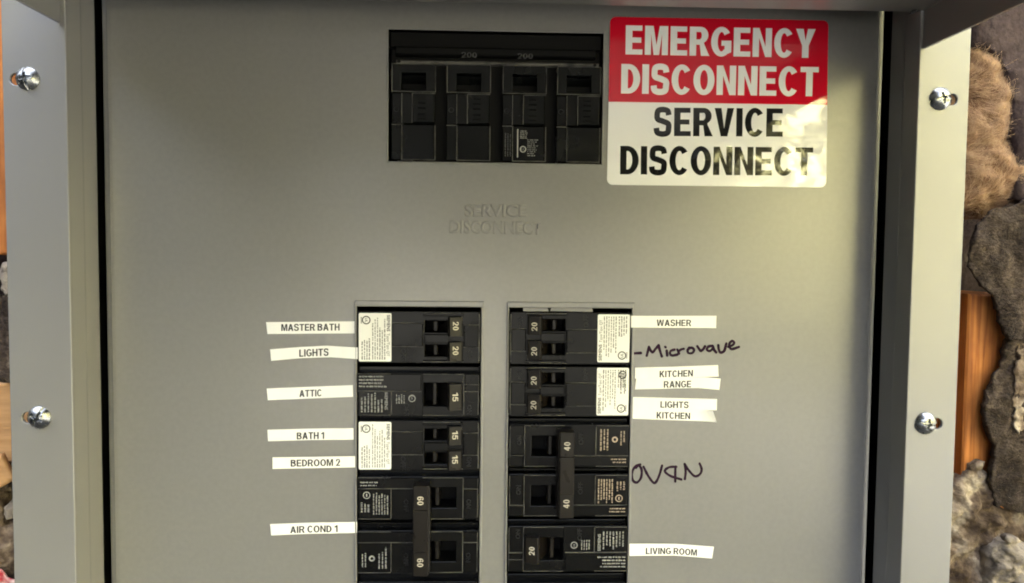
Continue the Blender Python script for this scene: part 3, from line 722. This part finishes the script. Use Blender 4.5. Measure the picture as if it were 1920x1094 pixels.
for k, (pa, pb) in enumerate(((120, 408), (485, 772), (855, 1137), (1215, 1500))):
    mb = MB()
    off = k * 7                                                           # the row climbs slightly in the photo's frame
    X0, X1 = Zm(pa, 500, 0)[0], Zm(pb, 500, 0)[0]
    zs = lambda y: Zm(800, y + 12, 0)[1]
    wx = lambda d: X0 + d / 14.46
    # handle bay: frame round a deep black window with a sloping lip
    flat(mb, [rect(X0, X1, zs(535), zs(352)), rect(wx(65), wx(222), zs(522), zs(412))], -9, .4, .35)
    mb.add([(wx(66), -.6, zs(425)), (wx(221), -.6, zs(425)), (wx(221), -3.6, zs(470)), (wx(66), -3.6, zs(470)), (wx(66), -6, zs(425)), (wx(221), -6, zs(425)), (wx(221), -6, zs(470)), (wx(66), -6, zs(470))],
           [(0, 1, 2, 3), (4, 7, 6, 5), (0, 4, 5, 1), (3, 2, 6, 7), (0, 3, 7, 4), (1, 5, 6, 2)])
    # middle: sunken left strip, ribbed pad at right
    mb.frus(X0, wx(66), zs(745), zs(540), -8, -1.2, .3)
    mb.frus(wx(66), X1, zs(745), zs(540), -8, -.2, .3)
    mb.frus(wx(136), X1 - .1, zs(742), zs(546), -1, 1.3, .45)
    for yy in (580, 612, 645, 685, 715): mb.frus(wx(172), wx(222), zs(yy + 4), zs(yy - 4), 1.1, 1.75, .22)
    # lower plate in two widths
    mb.frus(X0, wx(66), zs(985), zs(752), -8, .3, .35); mb.frus(wx(68), X1, zs(985), zs(752), -8, .75, .4)
    pole = build('pole', mb, MAINK, main)
    mb = MB()
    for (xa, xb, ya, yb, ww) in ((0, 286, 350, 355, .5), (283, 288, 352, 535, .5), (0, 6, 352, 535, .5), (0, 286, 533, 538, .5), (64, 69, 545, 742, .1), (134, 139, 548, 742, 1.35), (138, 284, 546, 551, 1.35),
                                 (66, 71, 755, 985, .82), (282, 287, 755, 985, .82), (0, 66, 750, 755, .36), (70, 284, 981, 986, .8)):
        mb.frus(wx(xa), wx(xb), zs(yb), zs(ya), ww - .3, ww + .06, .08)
    build('edge_highlight', mb, EDGE, pole)
    mb = MB(); ring(mb, wx(30), zs(648), .9, 1.25, -1.15, 18); build('moulded_mark', mb, BLACK2, main)
mb = MB()
p = Zm(955, 785, .9); q = Zm(955, 972, .9)
mb.quad([(p[0] - .25, .82, p[1]), (p[0] + .35, .82, p[1]), (p[0] + .35, .82, q[1]), (p[0] - .25, .82, q[1])])
a, b = Zm(972, 792, .9), Zm(1030, 850, .9); dashes(mb, a[0], b[0], b[1], a[1], 5, .82, False, .6, 5, .3)
a, b = Zm(1020, 850, .9), Zm(1090, 968, .9); dashes(mb, a[0], b[0], b[1], a[1], 9, .82, False, .5, 6, .3)
c = Zm(990, 918, .9); ring(mb, c[0], c[1], 1.0, 1.5, .82); bfont(mb, 'UL', (c[0] - .8, c[1] - .5), (c[0] + .8, c[1] - .5), 1.0, .82)
build('printing', mb, PALE, main)
mb = MB(); a, b = Zm(866, 800, .4), Zm(914, 965, .4); dashes(mb, a[0], b[0], b[1], a[1], 3, .36, True, .5, 8, .2)
build('printing', mb, DIMP, main)

# ================================================================== WARNING SIGN
SG = [at(1143.7, 32), at(1553, 39), at(1548.5, 352), at(1137.8, 347)]     # TL TR BR BL
def sgn(a, b):                                                            # a right, b down, 0..1
    t = [SG[0][i] + (SG[1][i] - SG[0][i]) * a for i in (0, 1)]; d = [SG[3][i] + (SG[2][i] - SG[3][i]) * a for i in (0, 1)]
    return (t[0] + (d[0] - t[0]) * b, t[1] + (d[1] - t[1]) * b)
sx0, sz0 = SG[3]; sw = SG[1][0] - SG[0][0]; sh = SG[0][1] - SG[3][1]
sign = thing('warning_sign', 'glossy red and white sticker reading EMERGENCY DISCONNECT above SERVICE DISCONNECT', 'warning sign', ((sx0 + sw / 2), 0.0, sz0))
fs = lambda x, z: sgn(x / sw, 1 - z / sh)
mb = MB(); flat(mb, [rrect(0, sw, 0, sh, 2.6, 8)], .02, .32, .06, fn=fs); build('sheet', mb, SIGN_W, sign)
mb = MB(); sp = sh * (1 - .5035)
flat(mb, [arc(sw - 2.6, sh - 2.6, 2.55, 2.55, 0, 90, 8) + arc(2.6, sh - 2.6, 2.55, 2.55, 90, 180, 8) + [(.05, sp), (sw - .05, sp)]], .34, fn=fs)
build('red_band', mb, SIGN_R, sign)
def sline(s, bl, br, hpx, m, w, t, h, gap):
    mb = MB(); p, q = at(*bl), at(*br); letters(mb, s, line_fn(p, q, hpx / 4.1), w, t, h, gap); return build('lettering', mb, m, sign)
sline('EMERGENCY', (1172.4, 102.8), (1527, 109.5), 53.0, SIGN_W, .37, .235, .178, .085)
sline('DISCONNECT', (1164, 176), (1533, 181.5), 54.2, SIGN_W, .37, .235, .178, .075)
sline('SERVICE', (1225.5, 255.6), (1467, 257), 52.5, SIGN_K, .35, .228, .178, .085)
sline('DISCONNECT', (1162.3, 327.5), (1523, 330), 52.8, SIGN_K, .35, .228, .178, .075)

# ================================================================== LABEL TAPES
def tape(txt, top, bot, t0, t1, y0, y1, label, curl=0.0, w=0.02):
    """top and bottom edges measured left to right; text spans t0..t1 and y0..y1"""
    tp = [at(*p) for p in top]; bt = [at(*p) for p in bot]
    def along(P, x):
        if x <= P[0][0]: i = 0
        elif x >= P[-1][0]: i = len(P) - 2
        else: i = max(k for k in range(len(P) - 1) if P[k][0] <= x)
        a, b = P[i], P[i + 1]; f = (x - a[0]) / (b[0] - a[0]); return a[1] + (b[1] - a[1]) * f
    N = 26; mb = MB(); T = .12
    rnd = random.Random(txt + label)
    ph = rnd.random() * 9
    def lift(f):
        e = .10 * noise.noise(Vector((f * 5, ph, 0))) ** 2 * 4
        return w + T + e + curl * max(0, (f - .80) / .20) ** 2
    tops, bots = [], []
    for k in range(N + 1):
        f = k / N
        def pick(P, f):
            x = P[0][0] + (P[-1][0] - P[0][0]) * f; return (x, along(P, x))
        tops.append(pick(tp, f)); bots.append(pick(bt, f))
    vs, fsx = [], []
    for k in range(N + 1):
        f = k / N; u = lift(f); (xa, za), (xb, zb) = tops[k], bots[k]
        vs += [(xa, u, za), (xb, u, zb), (xb, u - T, zb), (xa, u - T, za)]
        if k:
            a = 4 * (k - 1)
            for j in range(4): fsx.append((a + j, a + (j + 1) % 4, a + 4 + (j + 1) % 4, a + 4 + j))
    fsx += [(0, 1, 2, 3), tuple(4 * N + j for j in (3, 2, 1, 0))]
    mb.add(vs, fsx)
    ox = tops[0][0]; oz = bots[0][1]
    o = build('label_tape', mb, TAPE, None, origin=((tops[0][0] + tops[-1][0]) / 2, 0, (oz + bots[-1][1]) / 2))
    tag(o, label, 'label', 'printed label tapes beside the breakers')
    mt = MB()
    xa = at(t0, y0)[0]; xb = at(t1, y0)[0]
    hcap = (y1 - y0) / 4.1
    X0, X1 = tops[0][0], tops[-1][0]
    def mid(x): return (along(tp, x) + along(bt, x)) / 2
    base = at((t0 + t1) / 2, y1)[1]; dm = base - mid((xa + xb) / 2)
    def fn(a, b):
        x = xa + (xb - xa) * a
        return (x, mid(x) + dm + b * hcap)
    L, cs = text_outlines(txt, .195, .16, .085)
    me = curve_mesh(cs)
    mt.mesh(me, lambda p: (*(lambda q: (q[0], lift((q[0] - X0) / (X1 - X0)) + .035, q[1]))(fn(p.x / L, p.y)),))
    bpy.data.meshes.remove(me)
    build('lettering', mt, INK, o)
    return o
tape('MASTER BATH', [(499, 604.4), (664.7, 602.8)], [(501.6, 626.6), (664.7, 625.4)], 527.5, 637, 607.6, 620.4, 'white tape printed MASTER BATH, topmost on the left side')
tape('LIGHTS', [(507.5, 655), (560, 650.8), (613.6, 648), (671.5, 651.5)], [(509.5, 676.5), (565, 671.5), (621.5, 669.8), (671.5, 673.2)], 562, 617, 654.2, 667.8, 'white tape printed LIGHTS, bowed, just below MASTER BATH', w=.85)
tape('ATTIC', [(500.4, 728.7), (661.5, 722.4)], [(502.4, 750.7), (662, 744.4)], 561.5, 603.5, 731, 744, 'white tape printed ATTIC, tilted, on the left side')
tape('BATH 1', [(501.6, 806.2), (580, 804), (662.7, 803.2)], [(502.8, 827.6), (580, 825.5), (663, 824.6)], 556.5, 608, 810.5, 823.5, 'white tape printed BATH 1, above BEDROOM 2')
tape('BEDROOM 2', [(512.2, 857), (667.8, 854.7)], [(512.2, 878.6), (667.8, 875.7)], 546, 638.5, 860.5, 873.5, 'white tape printed BEDROOM 2 on the left side', w=.8)
tape('AIR COND 1', [(507.5, 981.8), (580, 979), (669.8, 977.6)], [(509.5, 1003), (580, 1000), (669.8, 998.2)], 545, 634, 984.3, 997.3, 'white tape printed AIR COND 1, lowest on the left side', w=.8)
tape('WASHER', [(1182.5, 592.2), (1342, 592.2)], [(1182.5, 614.2), (1341.4, 615.2)], 1230.5, 1295, 599.3, 611.6, 'white tape printed WASHER, topmost on the right side', w=.8)
tape('RANGE', [(1193, 709.5), (1270, 708.5), (1323, 707.8), (1351, 710.3)], [(1190.7, 730.4), (1308.8, 727.8), (1348.6, 731.2)], 1244.5, 1296, 714.3, 727, 'white tape printed RANGE, under the upper KITCHEN tape')
tape('KITCHEN', [(1190.7, 689.6), (1260, 688), (1346, 684.8)], [(1190.5, 710.2), (1260, 709), (1347, 706.3)], 1236.5, 1299, 694.6, 707, 'white tape printed KITCHEN, the upper one, touching RANGE', w=.16)
tape('KITCHEN', [(1184, 767.5), (1335, 769.5)], [(1184, 785.2), (1260, 788), (1341.4, 790.8)], 1231, 1294, 773.2, 785.6, 'white tape printed KITCHEN with a curled end, the lower one, under LIGHTS', curl=1.5)
tape('LIGHTS', [(1184.5, 744.5), (1344, 748.6)], [(1184.5, 768.2), (1343.4, 769.6)], 1238, 1291, 752.6, 765, 'white tape printed LIGHTS on the right side, over the lower KITCHEN', w=.16)
tape('LIVING ROOM', [(1179.5, 1018.3), (1265, 1018.5), (1337.5, 1024)], [(1179.5, 1041.2), (1265, 1040.7), (1334, 1046)], 1210, 1306, 1025.6, 1038, 'white tape printed LIVING ROOM, lowest on the right side', w=.8)

# ================================================================== TORN WALL ROUND THE PANEL
def slab(name, outline, w, thick, m, label=None, cat=None, step=2.0, amp=.6, freq=.12, dome=0.0, dome_r=8.0, rag=.5, seed=0, parent=None, tilt=(0, 0), kind=None, mm=False):
    """irregular thick piece: outline in photo pixels (or mm) on depth w, ragged edge, rough displaced face"""
    P = [tuple(p) for p in outline] if mm else [at(*p, w) for p in outline]
    cx = sum(p[0] for p in P) / len(P); cz = sum(p[1] for p in P) / len(P)
    B = []
    for i in range(len(P)):
        a, b = P[i], P[(i + 1) % len(P)]; l = math.hypot(b[0] - a[0], b[1] - a[1]); n = max(1, int(l / step))
        for k in range(n):
            x, z = a[0] + (b[0] - a[0]) * k / n, a[1] + (b[1] - a[1]) * k / n
            q = Vector((x * .35, z * .35, seed * 3.1))
            B.append((x + rag * noise.noise(q), z + rag * noise.noise(q + Vector((9, 4, 2)))))
    xs = [p[0] for p in B]; zs = [p[1] for p in B]
    def inside(x, z):
        c = False; j = len(B) - 1
        for i in range(len(B)):
            if (B[i][1] > z) != (B[j][1] > z) and x < (B[j][0] - B[i][0]) * (z - B[i][1]) / (B[j][1] - B[i][1]) + B[i][0]: c = not c
            j = i
        return c
    def edge(x, z): return min(math.hypot(x - p[0], z - p[1]) for p in B)
    pts = [Vector(p) for p in B]; nb = len(B); rnd = random.Random(seed)
    x = min(xs)
    while x < max(xs):
        z = min(zs)
        while z < max(zs):
            px, pz = x + rnd.uniform(-.3, .3) * step, z + rnd.uniform(-.3, .3) * step
            if inside(px, pz) and edge(px, pz) > step * .5: pts.append(Vector((px, pz)))
            z += step
        x += step
    vo, eo, fo, *_ = delaunay_2d_cdt(pts, [(i, (i + 1) % nb) for i in range(nb)], [list(range(nb))], 1, 1e-5)
    fr = []
    for v in vo:
        d = edge(v.x, v.y)
        n = noise.fractal(Vector((v.x * freq, v.y * freq, seed * 5.7)), .8, 2.1, 6)
        ww = w + amp * n + dome * (1 - math.exp(-d / dome_r)) + tilt[0] * (v.x - cx) + tilt[1] * (v.y - cz)
        fr.append((v.x, ww, v.y))
    mb = MB(); n = len(fr)
    mb.add(fr + [(p[0], w - thick + tilt[0] * (p[0] - cx) + tilt[1] * (p[2] - cz), p[2]) for p in fr], [tuple(f) for f in fo] + [tuple(i + n for i in reversed(f)) for f in fo])
    cnt = {}
    for f in fo:
        for i in range(len(f)):
            a, b = f[i], f[(i + 1) % len(f)]; cnt[(min(a, b), max(a, b))] = cnt.get((min(a, b), max(a, b)), 0) + 1
    mb.f += [(a, b, b + n, a + n) for (a, b), c in cnt.items() if c == 1]
    o = build(name, mb, m, parent, origin=(cx, w - thick, cz), smooth=True)
    if label: tag(o, label, cat, kind=kind)
    return o
# studs behind the trim
def stud(name, x0, x1, z0, z1, w0, w1, m, label, cat='timber'):
    mb = MB(); nz = int((z1 - z0) / 4)
    mb.frus(x0, x1, z0, z1, w0, w1, .9)
    o = build(name, mb, m, None, origin=((x0 + x1) / 2, w0, z0)); tag(o, label, cat); return o
q0, q1 = at(1811, 700, 2), at(1879, 552, 2)
stud('wood_stud', q0[0], q1[0] + 6, -262, q1[1], -85, 2, WOOD, 'orange pine stud with dark grain, right of the panel below the insulation')
stud('wood_stud', XR + 7, q0[0] - .3, -262, at(1800, 552, 2)[1] + 3, -85, -16, WOOD, 'shadowed pine stud hidden close against the right trim')
stud('wood_stud', -245, XL - 10, at(10, 478, 2)[1], 170, -85, 2, WOOD, 'orange pine stud peeping out past the upper left trim')
stud('wood_block', -245, XL - 10, at(20, 868, 3)[1], at(10, 718, 3)[1], -60, 3, PALEWOOD, 'pale pine block beside the lower left trim', 'timber')
# wall behind everything
mb = MB()
def wallrect(x0, x1, z0, z1): mb.frus(x0, x1, z0, z1, -108, -100, .5)
wallrect(-6000, 2600, -1450, 4200)
wall = build('wall', mb, SHEATH, None, origin=(0, -108, -1450)); tag(wall, 'dark cavity wall behind the broken opening round the panel', 'wall')
# dark sheathing with its torn edge, upper right
slab('torn_sheathing', [(1822, 40), (1822, 84), (1834, 88), (1850, 86), (1874, 104), (1892, 140), (1902, 190), (1906, 260), (1912, 330), (1905, 372), (1990, 400), (2700, 400), (2700, -900), (1500, -900), (1500, -60), (1790, -60)], 6, 9, SHEATH,
     'dark purple-brown torn sheathing above and right of the insulation', 'wall board', step=6, amp=1.4, freq=.06, rag=1.2, seed=3)
# glass wool
wool = slab('insulation', [(1800, 82), (1835, 84), (1868, 100), (1894, 140), (1904, 190), (1911, 240), (1922, 330), (1905, 372), (1862, 398), (1840, 408), (1810, 404), (1770, 400), (1770, 60)], -6, 40, WOOL,
     'fluffy tan glass wool insulation bulging out right of the upper trim', 'insulation', step=1.5, amp=4.6, freq=.055, dome=12, dome_r=7, rag=1.3, seed=5)
def fibres(o, n, lmin, lmax, t0, t1, lift, m, seed, base=.4, swirl=1.6, freq=.05, facing=.45):
    """loose fibres lying in swirls over a soft piece"""
    mb = MB(); rnd = random.Random(seed)
    me = o.data; pv = [p for p in me.polygons if p.normal.y < -facing]; ow = o['_o']
    for k in range(n):
        p = rnd.choice(pv); c = p.center
        x, w_, z = c.x * 1000 + ow[0] + rnd.uniform(-.8, .8), -c.y * 1000 + ow[1], c.z * 1000 + ow[2] + rnd.uniform(-.8, .8)
        a = base + swirl * noise.noise(Vector((x * freq, z * freq, seed))) * 2 + rnd.gauss(0, .35)
        l = rnd.uniform(lmin, lmax); bnd = rnd.uniform(-.6, .6); t = rnd.uniform(t0, t1); pk = rnd.uniform(.1, 1) * lift
        nx, nz = p.normal.x, p.normal.z; ny = max(.35, -p.normal.y)
        q, vs = (x, z), []
        for i in range(6):
            f = i / 5; aa = a + bnd * f * 2
            dx, dz = q[0] - x, q[1] - z
            ww = w_ - (nx * dx + nz * dz) / ny * .9 + .1 + pk * 4 * f * (1 - f)
            vs += [(q[0] - t * sin(aa), ww, q[1] + t * cos(aa)), (q[0] + t * sin(aa), ww + .02, q[1] - t * cos(aa))]
            q = (q[0] + l / 5 * cos(aa), q[1] + l / 5 * sin(aa))
        mb.add(vs, [(2 * i, 2 * i + 1, 2 * i + 3, 2 * i + 2) for i in range(5)])
    fb = build('loose_fibres', mb, m, o); fb['kind'] = 'stuff'
fibres(wool, 4200, 2.0, 7.0, .02, .05, 1.3, FIBRE, 4)
# torn felt flap
flap = slab('felt_flap', [(1866, 394), (1838, 425), (1824, 466), (1825, 500), (1838, 524), (1858, 548), (1868, 552), (1873, 580), (1880, 612), (1897, 640), (1990, 640), (2300, 600), (2300, 330), (1960, 360), (1903, 384)], 12, 2.2, FELT,
     'ragged brown felt flap hanging over the pine stud', 'felt', step=1.3, amp=1.5, freq=.13, rag=1.5, seed=8, tilt=(.05, .02))
fibres(flap, 900, 1.5, 4.5, .02, .045, .5, FELTFIB, 6, .5, .8)
flap = slab('felt_flap', [(1887, 640), (1880, 690), (1866, 706), (1853, 736), (1845, 772), (1850, 800), (1858, 826), (1868, 836), (1862, 866), (1858, 905), (1868, 950), (1990, 980), (2300, 980), (2300, 600), (1940, 610)], 9, 3, FELT,
     'lower brown felt sheet smeared with mortar, right of the pine stud', 'felt', step=1.4, amp=1.8, freq=.13, rag=1.4, seed=12)
fibres(flap, 900, 1.5, 4.0, .02, .045, .4, FELTFIB, 7, .5, .8)
mb = MB()
slab('mortar_streak', [(1912, 640), (1906, 700), (1902, 760), (1899, 800), (1905, 812), (1918, 806), (1925, 740), (1928, 650)], 10.0, 1.5, ROCK,
     'whitish mortar streak running down the lower felt sheet', 'mortar', step=.8, amp=.9, freq=.35, rag=2.4, seed=14)
# rubble below
slab('rubble', [(1780, 912), (1808, 898), (1822, 866), (1846, 868), (1856, 900), (1870, 945), (1900, 960), (2000, 960), (2300, 930), (2300, 1500), (1600, 1500), (1740, 1000)], 4, 30, ROCK,
     'rough brown masonry rubble smeared with mortar at the lower right', 'rubble', step=1.5, amp=5.0, freq=.10, dome=3, dome_r=4, rag=1.8, seed=17)
slab('mortar_lump', [(1858, 1094), (1860, 1060), (1862, 1034), (1875, 1022), (1900, 1016), (1925, 1026), (1990, 1040), (1990, 1200), (1850, 1200)], 14, 18, STONE,
     'pale crumbly mortar lump in the lower right corner', 'mortar', step=1.0, amp=3.4, freq=.22, dome=4, dome_r=3, rag=1.3, seed=20)
slab('mortar_chip', [(1890, 1018), (1886, 1010), (1894, 1006), (1908, 1008), (1916, 1016), (1904, 1020)], 17, 4, STONE, 'small pale mortar chip lying above the crumbly lump', 'mortar', step=.9, amp=.8, freq=.3, dome=1.2, dome_r=1.5, rag=.4, seed=22)
# left side
slab('felt_flap', [(40, 540), (6, 542), (2, 560), (-2, 620), (-2, 716), (40, 722)], 6, 4, FELT, 'black-brown felt strip beside the left trim between the timbers', 'felt', step=1.6, amp=1.2, freq=.09, rag=.8, seed=25)
slab('mortar_lump', [(30, 486), (6, 492), (-3, 512), (0, 545), (12, 556), (30, 550)], 8, 8, STONE, 'whitish mortar chunk below the orange stud at the left', 'mortar', step=1.2, amp=1.4, freq=.2, dome=2, dome_r=2, rag=.6, seed=27)
slab('wood_splinter', [(-30, 870), (0, 852), (6, 866), (26, 902), (0, 915), (-30, 930)], 11, 3, PALEWOOD, 'pale pointed wood splinter beside the lower left trim', 'timber', step=1.6, amp=.4, freq=.1, rag=.2, seed=29)
slab('rubble', [(-260, 560), (-4, 560), (-4, 716), (-30, 716), (-30, 870), (-4, 930), (4, 990), (50, 985), (60, 1500), (-260, 1500)], 2, 30, ROCK, 'dark blackened rubble down the left edge of the panel', 'rubble', step=2.4, amp=4, freq=.07, dome=2, dome_r=4, rag=1.2, seed=31)
slab('mortar_chip', [(10, 950), (22, 936), (30, 944), (30, 972), (12, 976), (8, 964)], 6, 6, STONE, 'whitish mortar chip under the wood splinter', 'mortar', step=.9, amp=1, freq=.3, dome=1.5, dome_r=1.5, rag=.5, seed=33)
slab('paper_scrap', [(-30, 1066), (2, 1068), (14, 1082), (36, 1090), (30, 1130), (-30, 1130)], 9, .5, REDP, 'torn red printed paper scrap at the lower left corner', 'paper scrap', step=1.6, amp=.5, freq=.1, rag=.3, seed=35)
slab('torn_sheathing', [(-40, -900), (-40, 1500), (-900, 1500), (-900, -900)], 3, 12, SHEATH, 'dark sheathing left of the panel beyond the exposed studs', 'wall board', step=9, amp=1.4, freq=.05, rag=1.2, seed=37)

# ================================================================== GARDEN IN FRONT (out of view: trees mirrored in the gloss, plus added light blockers)
mb = MB(); mb.add([(-90000, 90000, -1450), (90000, 90000, -1450), (90000, -90000, -1450), (-90000, -90000, -1450)], [(0, 1, 2, 3)])
g = build('ground', mb, GRASSM, None, origin=(0, 0, -1450)); tag(g, kind='structure')
def shrub(name, cx, cy, r, h, n, leaf, m, label, seed, z0=-1450):
    rnd = random.Random(seed)
    t = thing(name, label, 'tree', (cx, cy, -1450))
    mb = MB()
    for k in range(n):
        while True:
            p = Vector((rnd.uniform(-1, 1), rnd.uniform(-1, 1), rnd.uniform(-1, 1)))
            if p.length <= 1: break
        d = p.length ** .4; p.normalize(); p *= d * (1 + .25 * noise.noise(p * 3 + Vector((seed, 0, 0))))
        c = Vector((cx + p.x * r, cy + p.y * r, z0 + h * .52 + p.z * h * .5))
        a = Vector((rnd.gauss(0, 1), rnd.gauss(0, 1), rnd.gauss(0, 1))).normalized(); b = a.orthogonal().normalized()
        b = Matrix.Rotation(rnd.uniform(0, 6.28), 3, a) @ b; e = a.cross(b)
        L = leaf * rnd.uniform(.6, 1.3)
        mb.add([c - b * L, c - e * L * .4, c + b * L, c + e * L * .4], [(0, 1, 2, 3)])
    build('foliage', mb, m, t)
    mb = MB()
    for k in range(4):
        a = k * 1.6; mb.frus(cx + 90 * cos(a) - 25, cx + 90 * cos(a) + 25, -1450, z0 + h * .5, cy + 90 * sin(a) - 25, cy + 90 * sin(a) + 25, 5)
    build('stem', mb, BARK, t)
for k, (x, y, r, h, n) in enumerate(((4450, 7600, 2500, 6600, 15000), (8600, 5800, 2600, 6600, 12000), (9500, 2600, 2300, 5600, 9000))):
    shrub('garden_tree', x, y, r, h, n, 150, LEAFM, ('sunlit yellow-green tree mirrored in the sign corner', 'broad sunlit yellow-green tree farther right of the panel', 'low sunlit yellow-green tree nearest the wall line')[k], 2 + k)
for k, (x, y, r, h, n) in enumerate(((-2300, 3000, 1500, 2900, 9000), (-3900, 1500, 1500, 3300, 8000), (300, 3700, 800, 950, 5000))):  # trees added to block sky light on the left and straight ahead
    shrub('light_blocker_tree', x, y, r, h, n, 150, DARKLEAF, ('unseen dark evergreen added to block light from the left', 'unseen dark evergreen near the wall, added to block light on the left', 'small unseen evergreen on bare stems, added to darken reflections straight ahead')[k], 7 + k, 60 if k == 2 else -1450)

for o in bpy.data.objects:
    if '_o' in o: del o['_o']
